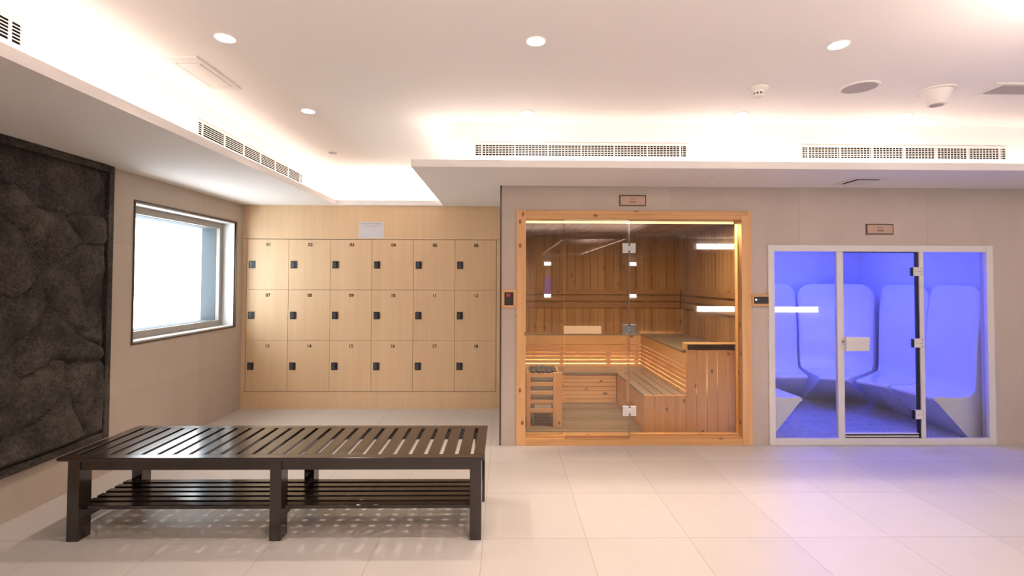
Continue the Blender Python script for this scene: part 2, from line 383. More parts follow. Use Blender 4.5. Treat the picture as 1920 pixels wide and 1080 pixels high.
# ------------------------------------------------------------------ window in left wall
w = thing('window_1', 'square frosted window glowing white in the left wall', 'window', (XL, 4.84, WZ0)); w['kind'] = 'structure'
e = .014
g = G(); X0, X1 = XL-.010, XL+.008
g.box(X0, X1, WY0-e, WY0, WZ0-e, WZ1+e); g.box(X0, X1, WY1, WY1+e, WZ0-e, WZ1+e); g.box(X0, X1, WY0, WY1, WZ0-e, WZ0); g.box(X0, X1, WY0, WY1, WZ1, WZ1+e)
g.make('window_trim', M['bronze'], w)
def ringx(x0, x1, ya, yb, za, zb, t):
    g = G(); g.box(x0, x1, ya, ya+t, za, zb); g.box(x0, x1, yb-t, yb, za, zb); g.box(x0, x1, ya+t, yb-t, za, za+t); g.box(x0, x1, ya+t, yb-t, zb-t, zb); return g
ringx(XL-.135, XL-.010, WY0, WY1, WZ0, WZ1, .012).make('window_jamb', M['jamb'], w)
ringx(XL-.175, XL-.135, WY0, WY1, WZ0, WZ1, .075).make('window_frame', M['taupe'], w)
ringx(XL-.335, XL-.175, WY0, WY1, WZ0, WZ1, .078).make('outer_reveal', M['blind'], w)
g = G(); g.box(XL-.350, XL-.335, WY0+.02, WY1-.02, WZ0+.02, WZ1-.02); g.make('window_pane', M['frost'], w)
# ------------------------------------------------------------------ rock panel
def rock_panel():
    ya, yb, za, zb = -.9, 3.812, .292, ZS-.004
    t = thing('rock_wall_panel', 'tall dark rough rock relief panel framed on the left wall', 'stone panel', (XL, 3, za))
    nx, nz = 330, 150
    bm = bmesh.new(); V = []
    pts = []
    rnd = random.Random(5)
    for i in range(70): pts.append((rnd.uniform(ya, yb), rnd.uniform(za, zb), rnd.uniform(.0, 1)))
    for i in range(nx+1):
        col = []
        # finer toward the camera-visible end
        y = ya+.04+(yb-ya-.08)*(i/nx)
        for j in range(nz+1):
            z = za+.04+(zb-za-.08)*j/nz
            q = noise.noise_vector(Vector((y*2.1, z*2.1, 3)))*.30 + noise.noise_vector(Vector((y*6, z*6, 9)))*.035
            yy, zz = y+q.x, z+q.y
            d = sorted((math.hypot((yy-a)*.85, (zz-b)*1.2), k) for a, b, k in pts)[:2]
            rim = min(1, (d[1][0]-d[0][0])/.24)
            dome = math.sqrt(max(0, 1-(1-rim)**2))
            h = .055*dome*(0.35+.8*d[0][1]) + .012*d[0][1] + .030*noise.fractal(Vector((y*4, z*4, 1)), 1.0, 2.0, 4) + .004*noise.noise(Vector((y*30, z*30, 2)))
            edge = min(1, min(y-ya-.04, yb-.04-y, z-za-.04, zb-.04-z)/.05)
            h = -.012+ (h)*max(0, edge)
            col.append(bm.verts.new((XL+.018+max(h, -.015), y, z)))
        V.append(col)
    for i in range(nx):
        for j in range(nz): bm.faces.new((V[i][j], V[i+1][j], V[i+1][j+1], V[i][j+1]))
    g = G(); g.bm.free(); g.bm = bm
    o = g.make('rock_face', M['rock'], t, smooth=True)
    for p in o.data.polygons: p.use_smooth = True
    g = G(); X0, X1 = XL, XL+.045
    g.box(X0, X1, ya, ya+.05, za, zb, .006); g.box(X0, X1, yb-.05, yb, za, zb, .006)
    g.box(X0, X1, ya+.05, yb-.05, za, za+.05, .006); g.box(X0, X1, ya+.05, yb-.05, zb-.05, zb, .006)
    g.make('stone_border', M['rock'], t)
rock_panel()

# ------------------------------------------------------------------ lockers
col_names = ['far left', 'second from left', 'third from left', 'third from right', 'second from right', 'far right']
row_names = ['top row', 'middle row', 'bottom row']
def make_locker(c, r, proto=None):
    x0 = LX0+LP*c; zt = LZ[3-r]; zb = LZ[2-r]; n = r*6+c+1
    lab = 'pale maple locker numbered %02d, %s in the %s' % (n, col_names[c], row_names[r])
    loc = (x0, YB, zb)
    k = .0018
    if proto is None:
        t = thing('locker', lab, 'locker', loc, 'maple lockers set in the back wall')
        x1 = x0+LP
        g = G(); g.box(x0+k, x0+.018, YB+.02, YB+.5, zb+k, zt-k); g.box(x1-.018, x1-k, YB+.02, YB+.5, zb+k, zt-k); g.box(x0+.018, x1-.018, YB+.02, YB+.5, zb+k, zb+.018)
        g.box(x0+.018, x1-.018, YB+.02, YB+.5, zt-.018, zt-k); g.box(x0+.018, x1-.018, YB+.48, YB+.5, zb+.018, zt-.018); g.make('body', M['lockb'], t)
        g = G(); g.box(x0+k, x1-k, YB-.001, YB+.019, zb+k, zt-k, .0008, 1); d = g.make('door', M['maple'], t)
        hx, hz = x0+.026, zt-.342
        g = G(); w_, h_ = .071, .086; y0 = YB-.001
        g.box(hx, hx+w_, y0-.008, y0, hz, hz+.010, .0015); g.box(hx, hx+w_, y0-.008, y0, hz+h_-.010, hz+h_, .0015)
        g.box(hx, hx+.008, y0-.008, y0, hz+.01, hz+h_-.01, .0015); g.box(hx+w_-.006, hx+w_, y0-.008, y0, hz+.01, hz+h_-.01, .0015)
        g.box(hx+.008, hx+w_-.006, y0-.002, y0, hz+.01, hz+h_-.01)
        h = g.make('handle', M['black'], d)
        g = G(); g.box(hx+.009, hx+.045, y0-.0095, y0-.002, hz+.011, hz+h_-.011, .002); g.make('lock_face', M['char'], t)
    else:
        t = proto.copy(); COL.objects.link(t); t.location = loc; t['label'] = lab
        for ch in [o for o in ALL() if o.parent == proto and not o.name.startswith('number')]:
            cc = ch.copy(); COL.objects.link(cc); cc.parent = t
            for g2 in [o for o in ALL() if o.parent == ch]:
                c3 = g2.copy(); COL.objects.link(c3); c3.parent = cc
    text('number', '%02d' % n, .054, (x0+.250, YB-.0022, zt-.066), M['ink'], t, bold=.0012)
    return t
P0 = None
for r in range(3):
    for c in range(6):
        t = make_locker(c, r, P0)
        if P0 is None: P0 = t
# paper notice above the lockers
t = thing('paper_notice', 'white printed paper notice taped above the lockers', 'notice', (-1.57, YB, 1.98))
g = G(); g.box(-1.718, -1.423, YB-.0012, YB-.0002, 1.985, 2.178); g.make('sheet', M['paper'], t)
yy = YB-.0018
for (a, b, z, h) in ((-1.69, -1.455, 2.152, .008), (-1.70, -1.44, 2.135, .003), (-1.65, -1.49, 2.124, .003), (-1.69, -1.64, 1.998, .004)):
    x = a; g = G()
    while x < b-.004:
        wd = random.uniform(.006, .018); g.box(x, min(b, x+wd), yy, YB-.0012, z, z+h); x += wd+.004
    g.make('printed_line', M['print'], t)

# ------------------------------------------------------------------ slatted bench
def bench():
    x0, x1, y0, y1, zt = -2.552, -.118, 2.846, 3.472, .478
    t = thing('slatted_bench', 'long black slatted wooden bench standing on the pale floor', 'bench', (-1.33, 3.15, 0))
    m = M['wenge']; th = .020; z0 = zt-th; rw = .062
    g = G(); g.box(x0, x1, y0, y0+rw, z0, zt, .004); g.box(x0, x1, y1-rw, y1, z0, zt, .004)
    g.box(x0, x0+.066, y0+rw, y1-rw, z0, zt, .002); g.box(x1-.062, x1, y0+rw, y1-rw, z0, zt, .002)
    g.make('top_frame', m, t)
    n = 25; a = x0+.066; b = x1-.062; gap = .0235; w_ = (b-a-gap*(n+1))/n
    for i in range(n):
        xa = a+gap+i*(w_+gap)
        g = G(); g.box(xa, xa+w_, y0+rw-.001, y1-rw+.001, z0+.001, zt-.0005, .002); g.make('top_slat', m, t)
    lx = [(-2.497, -2.430), (-1.348, -1.282), (-.200, -.133)]; ya, yb = 2.858, 3.345; ld = .088
    for i, (a, b) in enumerate(lx):
        for y in (ya, yb):
            g = G(); g.box(a, b, y, y+ld, 0, z0, .0025); g.make('leg', m, t)
    zb = .402
    for y in (ya+.008, yb+ld-.030):
        for i in (0, 1):
            g = G(); g.box(lx[i][1]-.001, lx[i+1][0]+.001, y, y+.022, zb, z0, .001); g.make('apron', m, t)
    for i in (0, 2):
        g = G(); a, b = lx[i]; g.box(a+.015, b-.015, ya+ld-.001, yb+.001, zb, z0, .001); g.make('apron', m, t)
    for a, b in lx:
        g = G(); g.box(a+.012, b-.012, ya+ld-.001, yb+.001, .105, .168, .001); g.make('cross_rail', m, t)
    for k in range(6):
        y = 2.955+k*.064 if k else 2.892
        y = 2.890+k*.066
        g = G()
        if y < ya+ld:      # the front slat runs in between the legs
            g.box(lx[0][1], lx[1][0], y, y+.044, .168, .190, .003); g.box(lx[1][1], lx[2][0], y, y+.044, .168, .190, .003)
        else: g.box(-2.462, -.165, y, y+.044, .168, .190, .003)
        g.make('shelf_slat', m, t)
bench()

# ------------------------------------------------------------------ ceiling fittings
labs = ['front row left, nearest the rectangular ceiling hatch', 'front row centre', 'front row right, near the smoke detector', 'second row left, beside the long wall grille', 'second row centre', 'second row, above the sauna right side', 'second row, near the cone shaped detector', 'small far one in front of the lockers']
for i, (x, y) in enumerate(DOWN):
    lab = 'round recessed ceiling downlight, ' + (labs[i] if i < 8 else 'overhead behind the camera, ' + ['left', 'centre', 'right'][i-8])
    t = thing('downlight', lab, 'downlight', (x, y, ZC), 'recessed downlights')
    g = G(); g.lathe((x, y, ZC), [(.056, -.001), (.056, -.006), (.049, -.004), (.049, -.001)], 36); g.make('trim_ring', M['plas'], t, True)
    g = G(); g.cyl((x, y, ZC-.0035), .0488, .0488, .003, n=36); g.make('lens', M['lens'], t)
def grille(lab, along, a0, a1, c, z0, z1, ncell=6, fine=.0155):
    """long air grille; along 'X' faces -Y at y=c, along 'Y' faces +X at x=c"""
    mid = (a0+a1)/2
    loc = (mid, c, z0) if along == 'X' else (c, mid, z0)
    t = thing('air_grille', lab, 'air grille', loc, 'long air grilles in the cove')
    s = -1 if along == 'X' else 1
    def bx(g, u0, u1, d0, d1, za, zb):
        lo, hi = sorted((c+s*d0, c+s*d1))
        if along == 'X': g.box(u0, u1, lo, hi, za, zb)
        else: g.box(lo, hi, u0, u1, za, zb)
    g = G(); bx(g, a0, a1, 0, .002, z0, z1); g.make('dark_opening', M['void'], t)
    g = G(); f = .018
    bx(g, a0-f, a1+f, 0, .010, z1, z1+f); bx(g, a0-f, a1+f, 0, .010, z0-f*.6, z0); bx(g, a0-f, a0, 0, .010, z0, z1); bx(g, a1, a1+f, 0, .010, z0, z1)
    g.make('grille_frame', M['white'], t)
    g = G(); n = 6
    for k in range(1, n):
        z = z0+(z1-z0)*k/n; bx(g, a0, a1, .006, .010, z-.0020, z+.0020)
    g.make('blades', M['white'], t)
    g = G()
    n = int((a1-a0)/.027)
    if along == 'X':
        for k in range(1, n):
            u = a0+(a1-a0)*k/n; bx(g, u-.002, u+.002, .002, .005, z0, z1)
        g.make('rear_fins', M['white'], t)
    u = a0+.05; step = (a1-a0-.1)/ncell
    for k in range(ncell+1):
        g = G(); bx(g, u+k*step-.005, u+k*step+.005, .002, .0108, z0, z1); g.make('divider', M['white'], t)
GY = LIPY+SETB; GX = LIPX-SETB
grille('long white air grille in the front cove, above the sauna', 'X', -.247, 1.497, GY, 2.528, 2.616)
grille('long white air grille in the front cove, above the steam room door', 'X', 2.467, 4.183, GY, 2.526, 2.614)
grille('long white air grille in the left cove, beside the window wall', 'Y', 3.566, 5.383, GX, 2.558, 2.650)
grille('white air grille in the left cove, cut by the top left photo corner', 'Y', .45, 2.262, GX, 2.572, 2.668)
# rectangular hatch with an open slot
t = thing('ceiling_diffuser', 'narrow rectangular white ceiling diffuser between the left cove and first downlight', 'diffuser', (-1.89, 3.08, ZC))
g = G(); z1 = ZC; g.box(-2.0, -1.80, 2.84, 2.92, z1-.012, z1, .003); g.box(-2.0, -1.80, 3.265, 3.32, z1-.012, z1, .003); g.box(-2.0, -1.972, 2.92, 3.265, z1-.012, z1, .003); g.box(-1.828, -1.80, 2.92, 3.265, z1-.012, z1, .003)
g.make('flange', M['plas'], t)
g = G(); g.box(-1.972, -1.828, 2.92, 3.265, z1-.003, z1-.0005); g.make('dark_opening', M['void'], t)
g = G(); g.box(-1.963, -1.829, 2.921, 3.255, z1-.016, z1-.004, .002); g.make('centre_plate', M['plas'], t)
# diffuser on right
t = thing('ceiling_diffuser', 'perforated white ceiling diffuser at the right photo edge', 'diffuser', (3.5, 3.2, ZC))
g = G(); g.box(3.20, 3.9, 3.11, 3.30, ZC-.010, ZC, .003); g.make('flange', M['plas'], t)
g = G(); g.box(3.27, 3.87, 3.135, 3.275, ZC-.014, ZC-.010); g.make('perforated_plate', M['mesh'], t)
# smoke detector
sx, sy = 1.70, 3.24
t = thing('smoke_detector', 'small round white smoke detector on the ceiling', 'smoke detector', (sx, sy, ZC))
g = G(); g.lathe((sx, sy, ZC), [(0.0001, 0), (.062, 0), (.062, -.010), (.050, -.022), (.0001, -.022)]); g.make('base', M['plas'], t, True)
g = G(); g.lathe((sx, sy, ZC), [(0.0001, -.022), (.044, -.022), (.040, -.036), (.0001, -.036)]); g.make('body', M['plas'], t, True)
g = G()
for k in range(10):
    a = 2*math.pi*k/10; cx, cy = sx+.034*math.cos(a), sy+.034*math.sin(a); g.box(cx-.004, cx+.004, cy-.004, cy+.004, ZC-.050, ZC-.036)
g.make('vent_posts', M['plas'], t)
g = G(); g.cyl((sx, sy, ZC-.048), .026, .026, .012); g.make('sensor_core', M['ink'], t)
g = G(); g.lathe((sx, sy, ZC), [(0.0001, -.050), (.038, -.050), (.028, -.062), (.0001, -.066)]); g.make('cap', M['plas'], t, True)
# ceiling speaker
sx, sy = 2.367, 3.21
t = thing('ceiling_speaker', 'round flush ceiling speaker with grey mesh', 'speaker', (sx, sy, ZC))
g = G(); g.lathe((sx, sy, ZC), [(.102, 0), (.120, 0), (.115, -.008), (.102, -.008)], 48); g.make('rim', M['plas'], t, True)
g = G(); g.cyl((sx, sy, ZC-.005), .102, .102, .004, n=48); g.make('mesh_cover', M['mesh'], t)
# cone-shaped detector
sx, sy = 2.925, 3.25
t = thing('cone_detector', 'white cone shaped device hanging under the ceiling, right of the speaker', 'detector', (sx, sy, ZC))
g = G(); g.lathe((sx, sy, ZC), [(0.0001, 0), (.111, 0), (.111, -.010), (.0001, -.010)], 48); g.make('flange', M['plas'], t, True)
g = G(); g.lathe((sx, sy, ZC), [(0.0001, -.010), (.087, -.010), (.056, -.098), (.052, -.102), (.0001, -.102)], 48); g.make('cone', M['plas'], t, True)
g = G(); g.cyl((sx, sy, ZC-.106), .038, .038, .004); g.make('bottom_plate', M['mesh'], t)
# tiny sprinkler plate
g = G(); g.lathe((-1.776, 5.02, ZC), [(0.0001, 0), (.040, 0), (.040, -.006), (.018, -.012), (.0001, -.012)], 32)
tag(g.make('sprinkler_cover', M['steel'], None, True), 'small grey round sprinkler cover on the ceiling near the lockers', 'sprinkler')
g = G(); g.lathe((1.73, 4.05, ZS), [(0.0001, 0), (.022, 0), (.018, -.006), (.0001, -.006)], 24)
tag(g.make('soffit_sensor', M['plas'], None, True), 'tiny round sensor on the soffit above the sauna', 'sensor')
# soffit inspection hatch
t = thing('soffit_vent', 'square white vent half open in the soffit above the steam room', 'vent', (3.08, 4.19, ZS))
g = G(); a0, a1, b0, b1 = 2.94, 3.22, 4.04, 4.33
g.box(a0, a1, b0, b0+.035, ZS-.007, ZS, .002); g.box(a0, a1, b1-.035, b1, ZS-.007, ZS, .002); g.box(a0, a0+.035, b0+.035, b1-.035, ZS-.007, ZS, .002); g.box(a1-.035, a1, b0+.035, b1-.035, ZS-.007, ZS, .002)
g.make('flange', M['plas'], t)
g = G(); g.box(a0+.035, a1-.035, b0+.035, b1-.035, ZS-.002, ZS-.0005); g.make('dark_opening', M['void'], t)
g = G(); g.box(a0+.055, a1-.036, b0+.055, b1-.036, ZS-.016, ZS-.008, .002); g.make('centre_plate', M['plas'], t)

# ------------------------------------------------------------------ sauna glass front
t = thing('sauna_glass_front', 'pine framed bronze glass front of the sauna with glass door', 'glass front', (1.18, YW, 0))
ca = .085; Yf = YW-.018; Yi = YW+.115
g = G(); g.box(SX0, SX0+.085, Yf, Yi, 0, SZ, .003); g.make('frame_post', M['pineF'], t)
g = G(); g.box(SX1-.092, SX1-.034, Yf-.004, Yi, 0, SZ-.034, .003); g.box(SX1-.034, SX1, Yf, YW+.03, 0, SZ, .003); g.make('frame_post', M['pineF'], t)
g = G(); g.box(SX0+.085, SX1-.034, Yf, Yi, SZ-.036, SZ, .003); g.box(SX0+.085, SX1-.092, Yf-.003, Yi, SZ-.078, SZ-.036, .003); g.make('frame_head', M['pineFX'], t)
g = G(); g.box(SX0+.085, SX1-.092, Yf, Yi, 0, .062, .003); g.box(SX0+.085, SX1-.092, Yf+.03, Yi, .062, .078, .002); g.make('frame_sill', M['pineFX'], t)
def pane(name, x0, x1, y, z0, z1, mat, parent, th=.008):
    g = G(); g.box(x0, x1, y, y+th, z0, z1); return g.make(name, mat, parent)
pane('fixed_pane', .190, .545, YW+.050, .078, 2.064, M['glassS'], t)
pane('fixed_pane', 1.140, 2.175, YW+.050, .078, 2.064, M['glassS'], t)
d = pane('glass_door', .545, 1.128, YW-.030, .060, 2.058, M['glassS'], t)
g = G(); g.box(1.128, 1.140, YW-.030, YW-.022, .078, 2.052, .001); g.box(1.128, 1.140, YW-.022, YW+.058, .078, 2.052); g.make('door_seal', glass('clear_seal', (.72, .74, .80), 2.5, .15), t)
g = G(); g.box(.530, .868, YW-.085, YW-.052, 1.020, 1.090, .004); g.box(.56, .60, YW-.052, YW-.030, 1.035, 1.075); g.box(.80, .84, YW-.052, YW-.030, 1.035, 1.075)
h = g.make('door_handle', M['handle_w'], d)
for zc in (1.797, 1.057, .318):
    g = G(); g.box(1.070, 1.126, YW-.038, YW-.030, zc-.046, zc+.046, .003); g.box(1.142, 1.194, YW-.038, YW-.030, zc-.046, zc+.046, .003); g.box(1.12, 1.15, YW-.037, YW-.030, zc-.022, zc+.022, .002)
    g.box(1.142, 1.194, YW-.030, YW+.050, zc-.04, zc+.04)
    g.make('hinge', M['chrome'], t)

# sauna interior shell
SIX0, SIX1, SIY1, SIZ = .110, 2.300, 6.330, 2.10
def planks(name, axis, a0, a1, c0, c1, z0, z1, w_, mat, gap=.004):
    g = G(); n = round((a1-a0)/w_); st = (a1-a0)/n
    for i in range(n):
        u = a0+i*st
        if axis == 'X': g.box(u+gap/2, u+st-gap/2, c0, c1, z0, z1, .002, 1)
        else: g.box(c0, c1, u+gap/2, u+st-gap/2, z0, z1, .002, 1)
    g2 = (c0+c1)/2
    if axis == 'X': g.box(a0, a1, g2, c1 if c1 > g2 else c0, z0, z1)
    else: g.box(min(g2, c1), max(g2, c1), a0, a1, z0, z1)
    return struct(g.make(name, mat))
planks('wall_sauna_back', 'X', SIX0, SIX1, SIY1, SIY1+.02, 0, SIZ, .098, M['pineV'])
g = G(); n = 18
for i in range(n):
    st = (SIY1-(YW+.12))/n; u = YW+.12+i*st; g.box(SIX0-.02, SIX0, u+.002, u+st-.002, 0, SIZ, .002, 1)
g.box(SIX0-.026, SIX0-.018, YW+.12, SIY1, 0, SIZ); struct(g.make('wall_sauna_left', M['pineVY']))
g = G()
for i in range(n):
    u = YW+.12+i*st; g.box(SIX1, SIX1+.02, u+.002, u+st-.002, 0, SIZ, .002, 1)
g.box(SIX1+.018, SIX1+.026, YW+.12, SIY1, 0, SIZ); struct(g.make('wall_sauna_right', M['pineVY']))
g = G()
for i in range(22):
    st2 = (SIX1-SIX0)/22; u = SIX0+i*st2; g.box(u+.002, u+st2-.002, YW+.10, SIY1, SIZ, SIZ+.02, .002, 1)
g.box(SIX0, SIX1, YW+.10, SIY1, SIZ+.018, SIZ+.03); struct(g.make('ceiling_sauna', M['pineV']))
g = G()
for i in range(19):
    y = YW+.125+i*.094
    if y+.085 < SIY1: g.box(SIX0+.005, SIX1-.005, y, y+.082, .004, .030, .003)
tag(g.make('duckboard', M['duck']), 'grey brown slatted duckboard covering the sauna floor', 'duckboard')

# upper backrest rail
def rail_boards(g, x0, x1, y0, y1, zs, h=.045):
    for z in zs: g.box(x0, x1, y0, y1, z, z+h, .003)
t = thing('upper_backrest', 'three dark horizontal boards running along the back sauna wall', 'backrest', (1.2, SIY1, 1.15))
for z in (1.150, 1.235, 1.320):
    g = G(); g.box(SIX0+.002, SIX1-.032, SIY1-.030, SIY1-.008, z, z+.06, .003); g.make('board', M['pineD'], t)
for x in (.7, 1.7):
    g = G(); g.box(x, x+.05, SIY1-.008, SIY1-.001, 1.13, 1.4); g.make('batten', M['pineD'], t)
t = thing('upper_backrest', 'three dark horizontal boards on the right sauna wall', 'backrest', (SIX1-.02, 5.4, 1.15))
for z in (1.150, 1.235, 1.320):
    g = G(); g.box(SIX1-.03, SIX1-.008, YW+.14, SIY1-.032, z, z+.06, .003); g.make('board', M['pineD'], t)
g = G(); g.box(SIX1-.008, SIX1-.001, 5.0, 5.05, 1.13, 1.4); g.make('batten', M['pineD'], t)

# lower bench, L shaped
BZ = .405
BY = 5.86        # front edge of the back bench
BX = 1.335       # front edge of the side bench
BRY = 6.245      # back backrest face
BRX = 1.735      # side backrest face
EY = 4.66        # end panels behind the glass
t = thing('sauna_bench', 'L shaped low pine sauna bench with grey seat boards and backlit slatted backrest', 'sauna bench', (1.5, 5.5, 0))
for k in range(4):
    y0 = BY+k*.098
    g = G(); g.box(.50, BX+.4 if k else BRX, y0, y0+.088, BZ-.028, BZ, .004); g.make('seat_board', M['seatx'], t)
for k in range(4):
    x0 = BX+k*.100
    g = G(); g.box(x0, x0+.090, EY+.03, BY-.008, BZ-.028, BZ, .004); g.make('seat_board', M['seatw'], t)
g = G()
for k in range(7):
    z0 = .035+k*.049; g.box(.60, BX, BY+.02, BY+.045, z0, z0+.044, .002)
for x in (.62, .95, 1.25): g.box(x, x+.045, BY+.045, BY+.075, .03, BZ-.03)
g.make('front_slats', M['pineX'], t)
g = G(); g.box(BX+.01, BX+.03, EY+.03, BY+.02, .03, BZ-.03); g.make('side_panel', M['pineX'], t)
xs = 1.327; wv = .1005
for k in range(4):
    g = G(); g.box(xs+k*wv+.003, xs+(k+1)*wv-.003, EY, EY+.022, .03, BZ+.003, .002); g.make('end_plank', M['pineF'], t)
for k in range(5):
    x0 = xs+(k+4)*wv; x1 = x0+wv
    if k == 4: x1 = 2.236
    g = G(); g.box(x0+.003, x1-.003, EY, EY+.022, .03, .838, .002); g.make('end_plank', M['pineF'], t)
g = G(); g.box(BRX-.008, 2.240, EY-.004, EY+.09, .890, .902, .002); g.box(BRX-.008, BRX+.008, EY-.004, EY+.09, .838, .890, .002); g.box(2.226, 2.240, EY-.004, EY+.09, .838, .890, .002); g.make('shelf_box', M['pineX'], t)
g = G(); g.box(BRX+.008, 2.226, EY+.075, EY+.088, .832, .889); g.box(BRX, 2.236, EY+.022, EY+.075, .825, .838); g.make('shelf_back', M['seam'], t)
# backrest slats
# (the backrest is fixed to the bench)
n = 6; zb0 = .3985; pit = .048
for k in range(n):
    z0 = zb0+k*pit
    g = G(); g.box(SIX0+.01, BRX+.02, BRY, BRY+.018, z0, z0+.0385, .002); g.make('back_slat', M['pineX'], t)
    g = G(); g.box(BRX, BRX+.018, EY+.03, BRY-.002, z0, z0+.0385, .002); g.make('side_slat', M['pineX'], t)
ztop = .800
g = G(); g.box(SIX0+.01, BRX+.02, BRY, BRY+.018, zb0+n*pit, ztop, .002); g.make('back_board', M['pineX'], t)
g = G(); g.box(BRX, BRX+.018, EY+.03, BRY-.002, zb0+n*pit, ztop, .002); g.make('side_board', M['pineX'], t)
g = G(); g.box(SIX0+.01, SIX1-.01, BRY-.002, SIY1-.032, ztop, ztop+.02, .003); g.box(BRX-.002, SIX1-.005, EY+.092, BRY-.002, ztop, ztop+.02, .003); g.make('top_ledge', M['seatx'], t)
g = G()
for x in (.70, 1.30, 1.66): g.box(x, x+.05, BRY+.018, BRY+.036, BZ, ztop)
for y in (5.1, 5.6, 6.1): g.box(BRX+.018, BRX+.036, y, y+.05, BZ, ztop)
g.make('uprights', M['pineX'], t)
# warm LED strips behind the backrests
SW = (1.0, .80, .60)
o = lamp('backrest_light', 'AREA', (.95, BRY+.055, .41), 11, SW, (math.pi, 0, 0), shape='RECTANGLE', size=1.6, size_y=.03)
o = lamp('backrest_light', 'AREA', (BRX+.10, 5.45, .41), 16, SW, (math.pi, 0, 0), shape='RECTANGLE', size=.05, size_y=1.4)
o = lamp('bench_light', 'AREA', (1.55, 5.2, .36), 3, SW, (0, 0, 0), shape='RECTANGLE', size=.3, size_y=.9)
o = lamp('bench_light', 'AREA', (1.98, 5.0, .80), 4, SW, (0, 0, 0), shape='RECTANGLE', size=.2, size_y=.5)
# LED lamp along the inside of the sauna head
lamp('sauna_head_light', 'AREA', (1.18, YW+.085, 2.040), 36, (1.0, .80, .52), (math.radians(4), 0, 0), shape='RECTANGLE', size=1.9, size_y=.02)
g = G(); g.box(.195, 2.170, YW+.117, YW+.130, 2.040, 2.062)  # head lining board, the lamplight on it put in as emission
tag(g.make('glowing_head_liner', emis('painted_liner_glow', (1.0, .80, .46), 1.25)), 'sauna head lining board with its lamplight painted in as a warm yellow glow', 'head liner')
# heater behind its guard
t = thing('heater_guard', 'small open pine guard rail tower around the sauna heater', 'heater guard', (.4, 4.95, 0))
hx0, hx1, hy0, hy1, hz = .215, .578, 4.93, 5.32, .572
for a in (hx0, hx1-.092):
    for b in (hy0, hy1-.03):
        g = G(); w_ = .045 if a == hx0 else .092; g.box(a, a+w_, b, b+.03, .03, hz, .003); g.make('post', M['pineF'], t)
for k in range(6):
    z = hz-.058-k*.088
    if k == 5: continue
    for b in (hy0+.004, hy1-.026):
        g = G(); g.box(hx0+.045, hx1-.092, b, b+.022, z+.012, z+.050, .002); g.make('rail', M['pineX'], t)
    g = G(); g.box(hx0+.01, hx0+.03, hy0+.03, hy1-.03, z+.012, z+.050, .002); g.box(hx1-.04, hx1-.02, hy0+.03, hy1-.03, z+.012, z+.050, .002); g.make('rail', M['pineX'], t)
t = thing('sauna_heater', 'grey metal sauna heater standing inside the wooden guard', 'heater', (.39, 5.12, 0))
g = G(); g.box(.262, .525, 4.975, 5.28, .16, .55, .006); g.box(.24, .262, 4.97, 5.285, .42, .552, .003); g.box(.525, .545, 4.97, 5.285, .42, .552, .003); g.make('steel_body', M['steel'], t)
g = G(); g.box(.30, .47, 4.955, 4.975, .17, .25, .003); g.make('control_plate', M['plas'], t)
g = G()
for x in (.28, .49):
    for y in (4.99, 5.25): g.box(x, x+.02, y, y+.02, .03, .16)
g.make('feet', M['steel'], t)
rs = random.Random(3)
i = 0
for ix in range(5):
    for iy in range(3):
        bm = bmesh.new(); bmesh.ops.create_icosphere(bm, subdivisions=3, radius=.030)
        for v in bm.verts:
            v.co *= 1+.28*noise.noise(v.co*22+Vector((ix*7, iy*5, 1)))
            v.co.z *= .75
        g = G(); g.bm.free(); g.bm = bm
        o = g.make('heater_stone', M['stone_s'], None, True)
        o.location = (.289+ix*.0525+rs.uniform(-.004, .004), 5.0+iy*.09+rs.uniform(-.01, .01), .5755+rs.uniform(0, .003)); o.rotation_euler = (0, 0, rs.uniform(0, 3))
        tag(o, 'dark rounded stone piled on top of the sauna heater', 'stone', 'stones on the sauna heater')

# ------------------------------------------------------------------ steam room front
t = thing('steam_room_glass_front', 'white framed glass front of the blue lit steam room', 'glass front', (3.47, YW, 0))
Yf = YW-.015; Yi = YW+.022
g = G(); g.box(VX0, VX0+.058, Yf, Yi, 0, VZ, .004); g.make('frame_post', M['white'], t)
g = G(); g.box(VX1-.062, VX1, Yf, Yi, 0, VZ, .004); g.make('frame_post', M['white'], t)
g = G(); g.box(VX0+.058, VX1-.062, Yf, Yi, VZ-.06, VZ, .004); g.make('frame_head', M['white'], t)
g = G(); g.box(VX0+.058, VX1-.062, Yf, Yi, 0, .060, .004); g.make('frame_sill', M['white'], t)
g = G(); g.box(3.062, 3.122, Yf, Yi, .060, VZ-.06, .003); g.make('mullion', M['white'], t)
g = G(); g.box(3.832, 3.872, Yf, Yi, .060, VZ-.06, .003); g.make('mullion', M['white'], t)
pane('fixed_pane', VX0+.058, 3.062, YW+.006, .060, VZ-.06, M['glassB'], t)
pane('fixed_pane', 3.872, VX1-.062, YW+.006, .060, VZ-.06, M['glassB'], t)
g = G(); g.box(3.812, 3.832, YW-.004, YW+.020, .062, VZ-.061); g.box(3.122, 3.127, YW-.004, YW+.020, .062, VZ-.061); g.box(3.127, 3.812, YW+.0, YW+.03, VZ-.066, VZ-.061); g.box(3.127, 3.812, YW+.005, YW+.03, .062, .072); g.box(3.127, 3.812, YW, YW+.03, .084, .096); g.make('gasket', M['gasket'], t)
g = G(); g.box(3.127, 3.812, YW-.004, YW+.028, .0725, .083); g.box(3.127, 3.812, YW-.004, YW+.028, .097, .106); g.make('threshold_strip', M['white'], t)
d = pane('glass_door', 3.129, 3.808, YW, .108, VZ-.068, M['glassB'], t)
g = G(); g.box(3.118, 3.338, YW-.050, YW-.002, .860, .990, .009, 3); g.make('door_handle', M['white'], d, True)
g = G(); g.box(3.125, 3.285, YW+.010, YW+.045, .880, .9965, .008, 3); g.make('inner_handle', M['white'], d, True)
